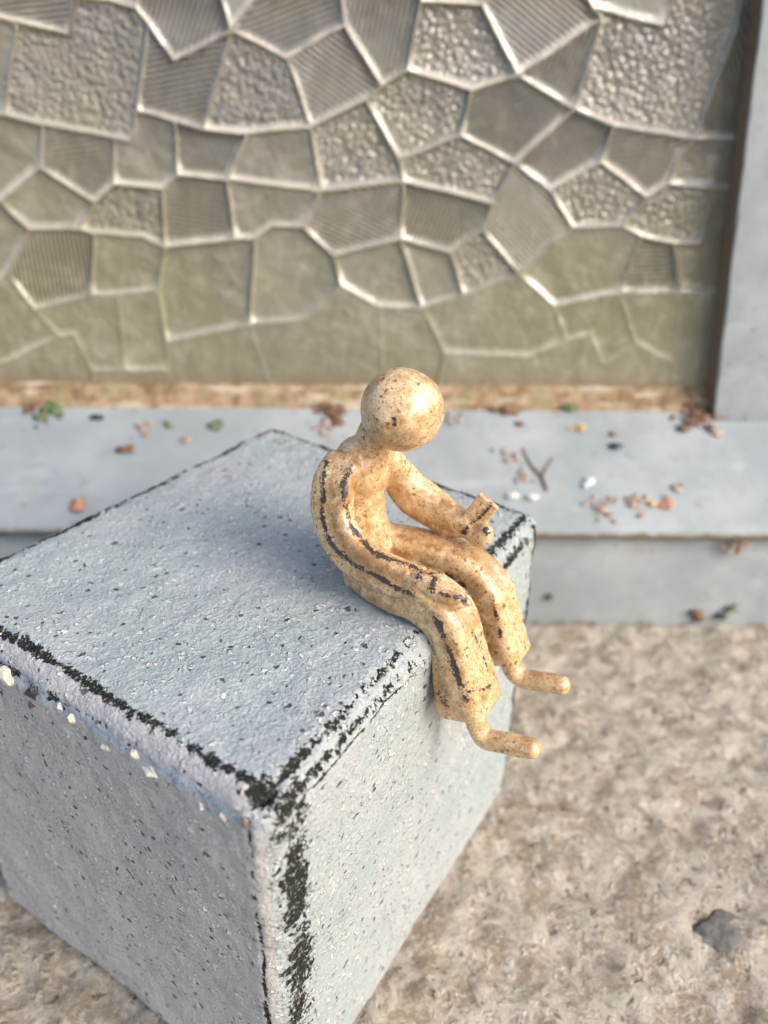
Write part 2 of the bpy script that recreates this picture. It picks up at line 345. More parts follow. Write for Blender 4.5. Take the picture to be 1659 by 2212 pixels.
# ------------------------------------------------------------------ measured layout (working units)
FACETS = [
 (0,-6,[(-27.56,42.24),(-25.78,41.99),(-21.34,41.07),(-20.32,44.01),(-27.13,43.97)]),
 (2,0,[(-29.0,36.56),(-26.81,36.23),(-24.63,41.63),(-25.78,41.99),(-27.56,42.24)]),
 (1,0,[(-26.81,36.23),(-24.17,35.67),(-18.19,34.61),(-17.45,36.52),(-15.91,41.69),(-16.61,42.56),(-18.23,42.96),(-20.33,43.13),(-21.34,41.07),(-24.63,41.63)]),
 (2,0,[(-18.23,42.96),(-16.61,42.56),(-16.54,44.03),(-20.32,44.01),(-20.33,43.13)]),
 (0,-65,[(-15.91,41.69),(-14.47,39.56),(-10.44,41.35),(-11.16,44.07),(-16.54,44.03),(-16.61,42.56)]),
 (2,0,[(-10.44,41.35),(-7.78,44.09),(-11.16,44.07)]),
 (0,-10,[(-17.45,36.52),(-14.84,35.9),(-12.94,35.39),(-10.44,41.35),(-14.47,39.56),(-15.91,41.69)]),
 (1,0,[(-12.94,35.39),(-9.85,35.17),(-5.34,35.58),(-6.75,39.72),(-10.44,41.35)]),
 (0,-18,[(-6.75,39.72),(-2.84,41.69),(-3.25,44.11),(-7.78,44.09),(-10.44,41.35)]),
 (0,32,[(-5.34,35.58),(-1.47,37.34),(-0.35,38.13),(-2.84,41.69),(-6.75,39.72)]),
 (0,-78,[(-0.35,38.13),(1.38,39.11),(1.86,41.58),(2.22,43.01),(2.03,44.14),(-3.25,44.11),(-2.84,41.69)]),
 (2,0,[(2.22,43.01),(6.19,42.91),(6.4,44.17),(2.03,44.14)]),
 (1,0,[(1.86,41.58),(1.38,39.11),(5.82,37.95),(8.93,38.86),(6.19,42.91),(2.22,43.01)]),
 (0,33,[(8.93,38.86),(14.22,42.23),(13.54,42.74),(12.43,44.21),(6.4,44.17),(6.19,42.91)]),
 (2,0,[(13.54,42.74),(18.3,41.76),(19.06,44.25),(12.43,44.21)]),
 (0,-68,[(13.06,36.83),(14.22,42.23),(8.93,38.86)]),
 (1,0,[(14.22,42.23),(13.06,36.83),(15.96,35.81),(21.82,35.02),(23.25,41.71),(22.97,44.27),(19.06,44.25),(18.3,41.76),(13.54,42.74)]),
 (0,62,[(21.82,35.02),(28.05,35.06),(26.58,44.29),(22.97,44.27),(23.25,41.71)]),
 (1,0,[(-4.83,31.4),(1.26,32.12),(0.9,33.54),(-1.47,37.34),(-5.34,35.58)]),
 (1,0,[(0.9,33.54),(5.21,35.12),(5.82,37.95),(1.38,39.11),(-0.35,38.13),(-1.47,37.34)]),
 (0,-30,[(5.21,35.12),(9.23,33.35),(13.06,36.83),(8.93,38.86),(5.82,37.95)]),
 (1,0,[(1.26,32.12),(7.87,30.62),(9.23,33.35),(5.21,35.12),(0.9,33.54)]),
 (0,-62,[(11.97,31.54),(15.31,33.48),(15.96,35.81),(13.06,36.83),(9.23,33.35)]),
 (0,-6,[(15.31,33.48),(19.04,31.11),(20.4,32.03),(21.01,34.12),(21.82,35.02),(15.96,35.81)]),
 (2,0,[(21.01,34.12),(20.4,32.03),(23.83,31.77),(28.65,31.4),(28.05,35.06),(21.82,35.02)]),
 (1,0,[(13.87,29.04),(17.55,29.14),(19.04,31.11),(15.31,33.48),(11.97,31.54)]),
 (0,42,[(7.14,28.83),(10.2,25.61),(13.87,29.04),(11.97,31.54),(9.23,33.35),(7.87,30.62)]),
 (0,-70,[(1.09,28.13),(4.93,27.15),(7.14,28.83),(7.87,30.62),(1.26,32.12)]),
 (1,0,[(19.16,28.42),(21.68,27.94),(23.6,27.95),(23.83,31.77),(20.4,32.03),(19.04,31.11),(17.55,29.14)]),
 (1,0,[(6.03,23.96),(10.2,25.61),(7.14,28.83),(4.93,27.15)]),
 (2,0,[(2.88,22.93),(6.03,23.96),(4.93,27.15),(1.09,28.13)]),
 (2,0,[(13.15,23.18),(18.1,24.22),(19.16,28.42),(17.55,29.14),(13.87,29.04),(10.2,25.61)]),
 (0,-2,[(18.1,24.22),(22.9,24.33),(21.68,27.94),(19.16,28.42)]),
 (2,0,[(22.9,24.33),(30.17,24.02),(28.65,31.4),(23.83,31.77),(23.6,27.95),(21.68,27.94)]),
 (2,0,[(4.79,19.32),(11.55,19.06),(14.46,20.42),(13.15,23.18),(10.2,25.61),(6.03,23.96),(2.88,22.93)]),
 (2,0,[(14.46,20.42),(16.35,21.0),(17.65,18.33),(20.01,20.27),(18.1,24.22),(13.15,23.18)]),
 (2,0,[(20.01,20.27),(23.22,18.76),(22.9,24.33),(18.1,24.22)]),
 (2,0,[(23.22,18.76),(24.13,13.94),(32.3,14.0),(30.17,24.02),(22.9,24.33)]),
 (2,0,[(3.86,13.79),(24.13,13.94),(23.22,18.76),(20.01,20.27),(17.65,18.33),(16.35,21.0),(14.46,20.42),(11.55,19.06),(4.79,19.32)]),
 (2,0,[(-30.57,30.37),(-28.41,30.54),(-24.99,32.85),(-24.17,35.67),(-26.81,36.23),(-29.0,36.56)]),
 (0,-6,[(-24.99,32.85),(-21.38,30.52),(-19.85,31.77),(-19.25,34.82),(-24.17,35.67)]),
 (2,0,[(-19.85,31.77),(-16.34,31.48),(-15.14,32.39),(-14.84,35.9),(-17.45,36.52),(-18.19,34.61),(-19.25,34.82)]),
 (0,-58,[(-15.14,32.39),(-11.53,32.16),(-9.85,35.17),(-12.94,35.39),(-14.84,35.9)]),
 (2,0,[(-11.53,32.16),(-4.83,31.4),(-5.34,35.58),(-9.85,35.17)]),
 (2,0,[(-28.41,30.54),(-26.68,28.61),(-22.96,28.63),(-21.38,30.52),(-24.99,32.85)]),
 (1,0,[(-22.96,28.63),(-21.86,28.37),(-18.25,28.13),(-16.71,27.37),(-16.34,31.48),(-19.85,31.77),(-21.38,30.52)]),
 (0,8,[(-16.71,27.37),(-11.36,28.01),(-11.53,32.16),(-15.14,32.39),(-16.34,31.48)]),
 (2,0,[(-11.36,28.01),(-9.82,28.06),(-8.51,28.96),(-6.19,28.91),(-4.83,31.4),(-11.53,32.16)]),
 (0,24,[(-6.19,28.91),(-3.92,26.85),(1.09,28.13),(1.26,32.12),(-4.83,31.4)]),
 (2,0,[(-32.38,23.22),(-29.06,25.37),(-26.68,28.61),(-28.41,30.54),(-30.57,30.37)]),
 (0,-88,[(-29.06,25.37),(-27.54,22.6),(-22.93,23.75),(-21.86,28.37),(-22.96,28.63),(-26.68,28.61)]),
 (2,0,[(-22.93,23.75),(-20.86,23.81),(-17.66,24.22),(-16.71,27.37),(-18.25,28.13),(-21.86,28.37)]),
 (2,0,[(-17.66,24.22),(-17.57,20.0),(-10.75,21.55),(-9.82,28.06),(-11.36,28.01),(-16.71,27.37)]),
 (2,0,[(-10.75,21.55),(-6.32,21.95),(-3.51,24.67),(-3.92,26.85),(-6.19,28.91),(-8.51,28.96),(-9.82,28.06)]),
 (2,0,[(-3.51,24.67),(-0.46,23.01),(2.88,22.93),(1.09,28.13),(-3.92,26.85)]),
 (2,0,[(-33.81,17.56),(-30.59,18.37),(-26.03,20.47),(-27.54,22.6),(-29.06,25.37),(-32.38,23.22)]),
 (2,0,[(-26.03,20.47),(-24.89,20.63),(-23.94,17.63),(-21.28,17.65),(-20.86,23.81),(-22.93,23.75),(-27.54,22.6)]),
 (2,0,[(-21.28,17.65),(-17.68,17.68),(-17.57,20.0),(-17.66,24.22),(-20.86,23.81)]),
 (2,0,[(-34.84,13.49),(-24.66,13.57),(-23.94,17.63),(-24.89,20.63),(-26.03,20.47),(-30.59,18.37),(-33.81,17.56)]),
 (2,0,[(-24.66,13.57),(-9.02,13.69),(-10.75,21.55),(-17.57,20.0),(-17.68,17.68),(-21.28,17.65),(-23.94,17.63)]),
 (2,0,[(-9.02,13.69),(-0.04,13.76),(-0.46,23.01),(-3.51,24.67),(-6.32,21.95),(-10.75,21.55)]),
 (2,0,[(-0.04,13.76),(3.86,13.79),(4.79,19.32),(2.88,22.93),(-0.46,23.01)]),
]
CRUMBS = [
 ('moss_tuft', (-27.44, 58.93, 14.63), 0.9, 9, 0.59, MOSS, 'bright green moss tuft at the far left foot of the glass', 'moss'),
 ('lichen_clump', (-28.79, 59.32, 14.87), 0.5, 4, 0.52, BROWN, 'brown crust just left of the bright green moss tuft', 'lichen'),
 ('seed_husk', (-23.29, 58.45, 14.33), 0.25, 3, 0.65, DARKC, 'dark oval husk on the sill right of the bright green moss', 'husk'),
 ('lichen_clump', (-19.37, 57.59, 13.79), 0.9, 7, 0.43, TAN, 'tan lichen dots on the sill above the dark flat husk', 'lichen'),
 ('seed_husk', (-20.53, 55.92, 12.74), 0.55, 4, 0.52, BROWN, 'dark brown flat husk in the middle of the left sill', 'husk'),
 ('paint_flake', (-23.46, 51.61, 10.05), 0.35, 4, 0.55, ORANGE, 'orange pink flake on the sill near the left block corner', 'flake'),
 ('lichen_clump', (-15.87, 56.7, 13.23), 0.5, 4, 0.33, TAN, 'few pale tan crumbs on the sill beside the block back edge', 'lichen'),
 ('moss_tuft', (-17.45, 57.91, 13.99), 0.4, 4, 0.39, MOSS, 'small green moss speck at the sill centre left', 'moss'),
 ('moss_tuft', (-13.81, 57.86, 13.96), 0.5, 5, 0.39, MOSS, 'green moss speck above the back corner of the block', 'moss'),
 ('lichen_clump', (-4.41, 59.38, 14.91), 1.0, 12, 0.59, BROWN, 'large dark brown lichen clump just left of the clay head', 'lichen'),
 ('lichen_clump', (-4.71, 57.82, 13.93), 0.8, 6, 0.45, TAN, 'pale tan crumbs under the brown clump left of the head', 'lichen'),
 ('lichen_clump', (10.02, 59.37, 14.9), 0.55, 6, 0.55, BROWN, 'brown lichen clump on the sill right of the clay head', 'lichen'),
 ('lichen_clump', (10.94, 58.32, 14.24), 0.15, 2, 0.49, BROWN, 'single round brown crumb below the clump right of the head', 'lichen'),
 ('lichen_clump', (5.43, 58.55, 14.39), 0.7, 6, 0.33, TAN, 'pale tan specks touching the right side of the head', 'lichen'),
 ('moss_tuft', (15.24, 59.53, 15.0), 0.45, 6, 0.49, MOSS, 'green moss tuft on the right half of the sill', 'moss'),
 ('seed_husk', (15.76, 57.77, 13.9), 0.45, 4, 0.44, YELLOW, 'yellow brown husk under the green moss tuft on the right', 'husk'),
 ('seed_husk', (18.33, 57.49, 13.72), 0.15, 2, 0.47, BROWN, 'small reddish husk on top of the black seed', 'husk'),
 ('seed', (18.31, 56.46, 13.08), 0.12, 2, 0.55, DARKC, 'round black seed on the right half of the sill', 'seed'),
 ('lichen_clump', (25.56, 58.82, 14.56), 1.2, 18, 0.59, BROWN, 'largest brown lichen cluster at the foot of the post', 'lichen'),
 ('lichen_clump', (24.99, 59.28, 14.85), 0.9, 8, 0.47, TAN, 'pinkish tan lichen rosettes on the large brown cluster', 'lichen'),
 ('lichen_clump', (26.69, 57.66, 13.83), 0.6, 6, 0.47, TAN, 'pale grey tan crumbs below the large cluster by the post', 'lichen'),
 ('lichen_clump', (30.2, 59.64, 15.07), 1.5, 16, 0.52, BROWN, 'brown dirt crust along the foot of the post', 'lichen'),
 ('lichen_clump', (10.18, 55.66, 12.58), 0.8, 7, 0.36, TAN, 'tan lichen specks left of the forked twig', 'lichen'),
 ('lichen_clump', (10.75, 53.85, 11.45), 0.7, 6, 0.39, TAN, 'tan lichen specks under the twig near the held plate', 'lichen'),
 ('pebble', (11.32, 52.41, 10.54), 0.1, 1, 0.72, WHITE, 'white round pebble on the sill behind the block corner', 'pebble'),
 ('pebble', (9.84, 52.53, 10.62), 0.1, 1, 0.52, WHITE, 'smaller white pebble left of the white round one', 'pebble'),
 ('paint_flake', (15.82, 53.53, 11.24), 0.3, 3, 0.55, WHITE, 'white paint flake in the middle of the right sill', 'flake'),
 ('lichen_clump', (16.62, 51.68, 10.09), 1.2, 14, 0.39, TAN, 'pinkish lichen patch near the sill nose right of the block', 'lichen'),
 ('lichen_clump', (19.35, 52.15, 10.38), 0.8, 9, 0.39, TAN, 'tan lichen patch left of the yellow splinter', 'lichen'),
 ('splinter', (20.55, 51.92, 10.24), 0.2, 4, 0.44, YELLOW, 'yellow splinter near the nose of the right sill', 'splinter'),
 ('lichen_clump', (21.66, 52.17, 10.39), 0.6, 7, 0.39, ORANGE, 'rusty orange lichen right of the yellow splinter', 'lichen'),
 ('lichen_clump', (22.59, 53.22, 11.05), 0.5, 5, 0.39, TAN, 'pale lichen specks above the rusty orange lichen', 'lichen'),
 ('lichen_clump', (27.08, 50.68, 7.4), 0.9, 10, 0.39, TAN, 'pale pink lichen patch on the apron below the sill', 'lichen'),
 ('moss_tuft', (13.41, 50.68, 2.37), 0.3, 3, 0.36, MOSS, 'faint green speck low on the apron beside the block', 'moss'),
 ('moss_tuft', (28.05, 50.68, 1.49), 0.5, 5, 0.36, MOSS, 'green speck low on the apron at the far right', 'moss'),
 ('lichen_clump', (25.49, 50.66, 0.89), 0.4, 5, 0.52, BROWN, 'brown crumb where the apron meets the concrete', 'lichen'),
 ('seed', (27.3, 50.66, 0.81), 0.1, 2, 0.55, DARKC, 'dark seed where the apron meets the concrete', 'seed'),
]
PEBBLES = [
 (-14.23, 22.87, 18.27, 0.34, CREAM),
 (-11.02, 20.70, 18.33, 0.18, CREAM),
 (-9.53, 19.69, 17.97, 0.21, CREAM),
 (-8.34, 18.88, 18.51, 0.20, CREAM),
 (-7.59, 18.37, 18.24, 0.29, CREAM),
 (-4.89, 16.54, 18.31, 0.15, CREAM),
 (-12.93, 21.99, 18.38, 0.26, DARKC),
 (-13.25, 22.21, 17.59, 0.23, BROWN),
 (-10.61, 20.42, 17.69, 0.12, DARKC),
 (-4.17, 16.05, 18.68, 0.13, BROWN),
 (-6.77, 17.81, 18.28, 0.12, WHITE),
 (-5.73, 17.10, 18.14, 0.13, WHITE),
 (-11.67, 21.13, 18.49, 0.14, WHITE),
]
STONE_AT = (17.97, 24.54)
STAINS = [
 (0.35,[(-4.09,-1.38,5.29),(-4.16,-1.33,4.9),(-4.25,-1.25,4.49),(-4.32,-1.2,4.1),(-4.29,-1.05,3.65),(-4.24,-0.95,3.21),(-4.16,-0.87,2.8),(-3.98,-0.63,2.44),(-3.8,-0.36,2.05),(-3.63,-0.07,1.65),(-3.46,0.28,1.34),(-3.13,0.38,1.2),(-2.79,0.46,1.08)]),
 (0.45,[(0.51,-2.79,-2.21),(0.72,-2.82,-2.48),(0.93,-2.86,-2.73),(1.17,-2.97,-2.93)]),
 (0.3,[(-3.66,1.48,2.5),(-3.1,1.53,2.34),(-2.55,1.59,2.17),(-2.09,1.58,2.18),(-1.62,1.56,2.2),(-1.17,1.56,2.21)]),
 (0.3,[(-0.41,-2.72,1.66),(-0.28,-2.67,1.33),(-0.14,-2.67,1.04),(0.03,-2.71,0.77)]),
 (0.35,[(0.31,0.67,0.42),(0.53,0.64,-0.11),(0.73,0.65,-0.68),(0.94,0.65,-1.25),(1.13,0.62,-1.68),(1.31,0.61,-2.14),(1.51,0.59,-2.59)]),
 (0.4,[(-4.68,-2.14,5.04),(-4.58,-2.29,4.65),(-4.51,-2.42,4.25),(-4.42,-2.57,3.86),(-4.11,-2.66,3.54),(-3.82,-2.74,3.21),(-3.54,-2.81,2.89),(-2.97,-2.84,2.77),(-2.44,-2.83,2.63),(-1.94,-2.79,2.47),(-1.61,-2.74,2.45),(-1.31,-2.68,2.41),(-1.01,-2.6,2.37)]),
 (0.3,[(-3.95,-1.99,0.26),(-3.39,-2.19,0.35),(-2.86,-2.36,0.43),(-2.34,-2.47,0.54),(-1.86,-2.54,0.62),(-1.41,-2.57,0.67)]),
 (0.25,[(2.96,1.72,-3.64),(3.38,1.69,-3.49),(3.8,1.68,-3.36),(4.17,1.8,-3.34)]),
 (0.35,[(0.8,-2.77,0.24),(1.09,-2.77,-0.16),(1.37,-2.76,-0.57),(1.66,-2.75,-0.99)]),
 (0.3,[(-1.8,1.79,3.37),(-1.56,1.77,3.26),(-1.33,1.76,3.15),(-1.1,1.74,3.04)]),
 (0.35,[(-5.04,-1.12,6.12),(-4.73,-1.19,6.09),(-4.49,-1.18,6.01),(-4.28,-1.04,5.91),(-4.12,-0.85,5.77),(-3.93,-0.69,5.66)]),
 (0.3,[(-3.25,0.82,1.68),(-2.79,0.85,1.65),(-2.36,0.89,1.62),(-1.91,0.91,1.6),(-1.48,0.93,1.58),(-1.05,0.98,1.55),(-0.64,1.03,1.51)]),
 (0.25,[(2.02,-2.9,-2.35),(2.21,-2.75,-2.26),(2.34,-2.44,-2.31),(2.41,-2.01,-2.49)]),
]
GROOVE_SPEC = [
 (0.12,0.22,[(-0.5,-2.57,1.97),(-0.32,-2.59,1.89),(-0.16,-2.57,1.79),(0.01,-2.55,1.69),(0.25,-2.49,1.65),(0.48,-2.43,1.6),(0.7,-2.34,1.53),(0.86,-2.27,1.56),(1.03,-2.22,1.6),(1.19,-2.16,1.63)]),
 (0.08,0.14,[(-1.93,0.68,0.64),(-0.53,-2.11,2.52),(-0.49,-2.35,2.51),(-0.5,-2.49,2.43),(-0.49,-2.56,2.31),(-0.52,-2.55,2.12),(-0.53,-2.6,1.97)]),
 (0.14,0.2,[(-4.51,-1.7,0.43),(-3.98,-1.88,0.54),(-3.46,-2.05,0.64),(-2.96,-2.2,0.73),(-2.52,-2.3,0.84),(-2.12,-2.37,0.93),(-1.72,-2.42,0.99),(-1.41,-2.43,1.11),(-1.09,-2.46,1.24),(-0.74,-2.56,1.43)]),
 (0.28,0.2,[(-0.1,-2.68,-0.09),(0.07,-2.7,-0.51),(0.25,-2.74,-0.9),(0.43,-2.79,-1.29),(0.57,-2.72,-1.75),(0.75,-2.75,-2.12),(0.94,-2.78,-2.5)]),
 (0.12,0.16,[(-2.33,0.69,0.76),(-2.01,0.73,0.74),(-1.68,0.76,0.74),(-1.35,0.78,0.74),(-1.09,0.78,0.69),(-0.82,0.76,0.64),(-0.56,0.77,0.58),(-0.41,0.77,0.49),(-0.26,0.78,0.4),(-0.11,0.78,0.32)]),
]
LINES = [
 (0.05,[(-5.25,-1.81,5.78),(-5.23,-1.94,5.57),(-5.23,-2.03,5.34),(-5.22,-2.14,5.11),(-5.16,-2.21,4.94),(-5.09,-2.29,4.77),(-5.04,-2.35,4.6),(-5.04,-2.42,4.4),(-5.06,-2.47,4.2),(-5.07,-2.52,4.0),(-4.99,-2.56,3.76),(-4.9,-2.62,3.53),(-4.81,-2.67,3.3),(-4.71,-2.71,3.15),(-4.62,-2.75,3.0),(-4.53,-2.76,2.83),(-4.34,-2.79,2.72),(-4.14,-2.82,2.62),(-3.94,-2.85,2.51),(-3.74,-2.87,2.43),(-3.54,-2.88,2.34),(-3.34,-2.89,2.26),(-3.07,-2.91,2.24),(-2.8,-2.91,2.21),(-2.55,-2.9,2.16),(-2.31,-2.87,2.1),(-2.07,-2.84,2.04),(-1.83,-2.82,1.98),(-1.67,-2.8,1.91),(-1.53,-2.76,1.83),(-1.38,-2.72,1.74),(-1.17,-2.7,1.72),(-0.93,-2.73,1.74),(-0.71,-2.73,1.74)]),
 (0.08,[(-4.28,-1.61,5.79),(-4.28,-1.75,5.55),(-4.27,-1.89,5.32),(-4.26,-2.05,5.1),(-4.17,-2.14,4.86),(-4.12,-2.18,4.6),(-4.07,-2.21,4.32),(-4.01,-2.2,4.05),(-3.91,-2.24,3.82),(-3.78,-2.34,3.63),(-3.62,-2.28,3.41),(-3.42,-2.28,3.23),(-3.17,-2.34,3.11),(-2.97,-2.43,3.06),(-2.79,-2.49,3.0),(-2.59,-2.56,2.95),(-2.39,-2.52,2.89),(-2.18,-2.49,2.85),(-1.97,-2.47,2.81),(-1.68,-2.39,2.75),(-1.39,-2.32,2.7),(-1.11,-2.22,2.63),(-1.04,-2.16,2.6),(-0.95,-2.12,2.58),(-0.84,-2.12,2.59)]),
 (0.02,[(-0.58,-2.14,2.57),(-0.55,-2.31,2.59),(-0.55,-2.43,2.57),(-0.57,-2.52,2.52),(-0.55,-2.57,2.45),(-0.54,-2.61,2.36),(-0.53,-2.64,2.27)]),
 (0.04,[(-0.13,-2.22,2.6),(-0.05,-2.27,2.59),(0.02,-2.31,2.56),(0.1,-2.34,2.54),(0.09,-2.47,2.48),(0.06,-2.56,2.4),(0.02,-2.62,2.29),(0.08,-2.63,2.25),(0.14,-2.63,2.2),(0.19,-2.63,2.15),(0.38,-2.58,2.13),(0.56,-2.53,2.09),(0.74,-2.47,2.05),(0.92,-2.38,2.02),(1.09,-2.28,1.97),(1.24,-2.13,1.89)]),
 (0.02,[(-0.58,-0.94,1.83),(-0.38,-0.92,1.8),(-0.98,0.69,0.58),(-0.76,0.69,0.55),(-0.56,0.68,0.47),(-0.37,0.7,0.37),(-0.19,0.72,0.27),(0.61,-0.83,1.35),(0.71,-0.9,1.32),(0.8,-0.94,1.26)]),
 (0.05,[(0.36,-2.74,1.01),(0.5,-2.75,0.79),(0.64,-2.77,0.57),(0.77,-2.77,0.34),(0.86,-2.78,0.13),(0.94,-2.78,-0.09),(1.04,-2.8,-0.29),(1.17,-2.82,-0.54),(1.29,-2.83,-0.8),(1.41,-2.84,-1.06),(1.51,-2.86,-1.28),(1.61,-2.89,-1.49),(1.71,-2.92,-1.7),(1.78,-2.93,-1.86),(1.84,-2.93,-2.03),(1.91,-2.94,-2.19)]),
 (-0.03,[(1.93,-2.84,-1.78),(2.07,-2.72,-1.8),(2.17,-2.54,-1.89),(2.25,-2.3,-2.03),(2.3,-2.06,-2.11),(2.34,-1.81,-2.2),(2.37,-1.53,-2.31)]),
 (-0.03,[(1.33,-1.84,0.66),(1.47,-1.81,0.38),(1.57,-1.73,0.05),(1.66,-1.59,-0.32),(1.73,-1.51,-0.59),(1.81,-1.45,-0.83),(1.89,-1.4,-1.07),(1.97,-1.41,-1.28),(2.06,-1.42,-1.47),(2.15,-1.42,-1.68)]),
 (-0.01,[(1.22,0.74,0.27),(1.27,0.7,0.09),(1.32,0.69,-0.11),(1.36,0.68,-0.32),(1.42,0.67,-0.46),(1.48,0.67,-0.6),(1.53,0.68,-0.75),(1.6,0.66,-0.99),(1.68,0.65,-1.23),(1.75,0.65,-1.47)]),
 (0.03,[(-0.74,1.55,2.35),(-0.63,1.55,2.5),(-0.54,1.58,2.62),(-0.47,1.66,2.72),(-0.38,1.72,2.83),(-0.28,1.75,2.97),(-0.17,1.78,3.11),(-0.05,1.82,3.27),(0.06,1.87,3.41),(0.17,1.92,3.56),(0.22,1.94,3.64),(0.26,1.96,3.72),(0.3,2.0,3.78)]),
 (0.03,[(0.28,1.49,2.86),(0.31,1.46,2.83),(0.33,1.45,2.79),(0.36,1.44,2.75)]),
 (-0.01,[(0.72,-2.84,-2.56),(0.86,-2.85,-2.7),(1.02,-2.9,-2.79),(1.18,-2.96,-2.87)]),
]
HEAD_LINES = [
 (-0.02,[(-2.36,-1.48,8.25),(-2.32,-1.51,8.09),(-2.29,-1.51,7.91),(-2.27,-1.48,7.72)]),
]

# ------------------------------------------------------------------ ground
def ground_z(x, y):
    return .28 * noise.noise((x * .35, y * .35, 0)) + .30 * noise.noise((x * 1.1, y * 1.1, 4)) + .12 * noise.noise((x * 2.6, y * 2.6, 9)) - .35

def ground():
    nx, ny = 260, 190
    xs = np.linspace(-60, 60, nx); ys = np.linspace(-12, 53, ny)
    V, Fc = [], []
    for y in ys:
        for x in xs:
            V.append((x, y, ground_z(x, y)))
    for j in range(ny - 1):
        for i in range(nx - 1):
            a = j * nx + i
            Fc.append((a, a + 1, a + nx + 1, a + nx))
    tag(link('ground', mesh_of(V, Fc), CONC), kind='structure')
ground()

def blob_bm(bm, c, r, seed, sub=2, rough=.3, freq=1.3):
    res = bmesh.ops.create_icosphere(bm, subdivisions=sub, radius=1)
    for v in res['verts']:
        d = v.co.normalized()
        k = 1 + rough * noise.noise(d * freq + Vector((seed * 3.1, seed * 1.7, seed)))
        v.co = Vector((c[0] + d.x * r[0] * k, c[1] + d.y * r[1] * k, c[2] + d.z * r[2] * k))

# ------------------------------------------------------------------ window sill and frame
SL = .626                       # rise of the sloping sill
def slope_z(y): return 9.1 + (y - 50.1) * SL

def grid_strip(profile, x0, x1, nx, jit=.05, dirt=None, seed=0):
    """sweep a Y-Z profile along X with a little unevenness"""
    V, Fc, D = [], [], []
    m = len(profile)
    for i in range(nx + 1):
        x = x0 + (x1 - x0) * i / nx
        for j, (y, z) in enumerate(profile):
            w = jit * noise.noise((x * .5, j * 1.3 + seed, seed))
            V.append((x, y + w * .5, z + w)); D.append(dirt[j] if dirt else 0)
    for i in range(nx):
        for j in range(m - 1):
            a = i * m + j
            Fc.append((a, a + m, a + m + 1, a + 1))
    me = mesh_of(V, Fc)
    at = me.attributes.new('dirt', 'FLOAT', 'POINT'); at.data.foreach_set('value', D)
    return me

sill = empty('window_sill', (0, 50.1, 0))
tag(sill, 'sloping grey painted window sill below the patterned glass', 'sill')
prof = [(52.2, 8.4), (50.8, 8.25), (50.35, 8.15), (50.12, 8.35), (50.05, 8.7), (50.15, 9.05), (50.45, 9.32)]
prof += [(y, slope_z(y)) for y in np.linspace(51, 61.2, 14)]
dr = [1.3, 1.3, 1.25, 1.1, .75, .25, 0] + [max(0, (y - 57.8) / 3.4) * .75 for y in np.linspace(51, 61.2, 14)]
o = link('sill_slope', grid_strip(prof, -62, 62, 90, .06, dr, 1), SILL); o.parent = sill; o.matrix_parent_inverse = Matrix.Translation((0, -50.1 * U, 0))
prof2 = [(50.75, -.8), (50.75, 0), (50.72, .35), (50.80, 1.0), (50.9, 3), (51.0, 5), (51.25, 7), (51.9, 8.4), (52.4, 8.45)]
o = link('apron', grid_strip(prof2, -62, 62, 90, .10, [.7, .6, .35, .1, 0, 0, 0, .2, .4], 5), SILL); o.parent = sill; o.matrix_parent_inverse = Matrix.Translation((0, -50.1 * U, 0))

# rusty putty bead at the foot of the glass
pr = [(59.3, slope_z(59.3) - .25), (59.45, slope_z(59.45) + .12), (59.9, slope_z(59.9) + .25), (60.2, 16.05), (60.5, 16.55), (60.75, 16.75), (60.95, 16.6), (61.1, 15.5)]
bead = link('putty_bead', grid_strip(pr, -62, 27.4, 160, .22, None, 8), RUST)
tag(bead, 'crumbling rust brown putty along the foot of the glass', 'putty')

def lean_box(name, x_at, y0, y1, z0, z1, width, mat, seed, parent=None, bev=.18):
    """upright with the slight lean of the old frame"""
    n = 40
    prof = [(0, y1), (0, y0 + bev), (bev * .3, y0 + bev * .3), (bev, y0), (width - bev, y0), (width, y0 + bev), (width, y1)]
    V, Fc, D = [], [], []
    for i in range(n + 1):
        z = z0 + (z1 - z0) * i / n
        for j, (dx, y) in enumerate(prof):
            w = .06 * noise.noise((z * .4, j * 1.7, seed))
            V.append((x_at(z) + dx + w, y + w, z))
            D.append((1.3 if j < 2 else .6 if j == 2 else .1) + .6 * max(0, 1 - (z - z0) / 3.5))
    m = len(prof)
    for i in range(n):
        for j in range(m):
            a, b = i * m + j, i * m + (j + 1) % m
            Fc.append((a, b, b + m, a + m))
    Fc.append(tuple(range(m))[::-1]); Fc.append(tuple(n * m + j for j in range(m)))
    me = mesh_of(V, Fc)
    at = me.attributes.new('dirt', 'FLOAT', 'POINT'); at.data.foreach_set('value', D)
    return link(name, me, mat, parent, smooth=False)
post_x = lambda z: 26.42 - (z - 17.2) * .103
po = lean_box('window_frame_post', post_x, 58.6, 61.6, slope_z(58.6) - .3, 70, 12, SILL, 3)
tag(po, 'grey painted upright of the window frame to the right of the glass', 'window frame')

# ------------------------------------------------------------------ patterned glass
YG = 60.8
pane = empty('patterned_window_pane', (0, YG, 15.5))
tag(pane, 'old patterned glass pane of crazed ribbed and hammered facets', 'window')
INV = Matrix.Translation(Vector((0, -YG, -15.5)) * U)

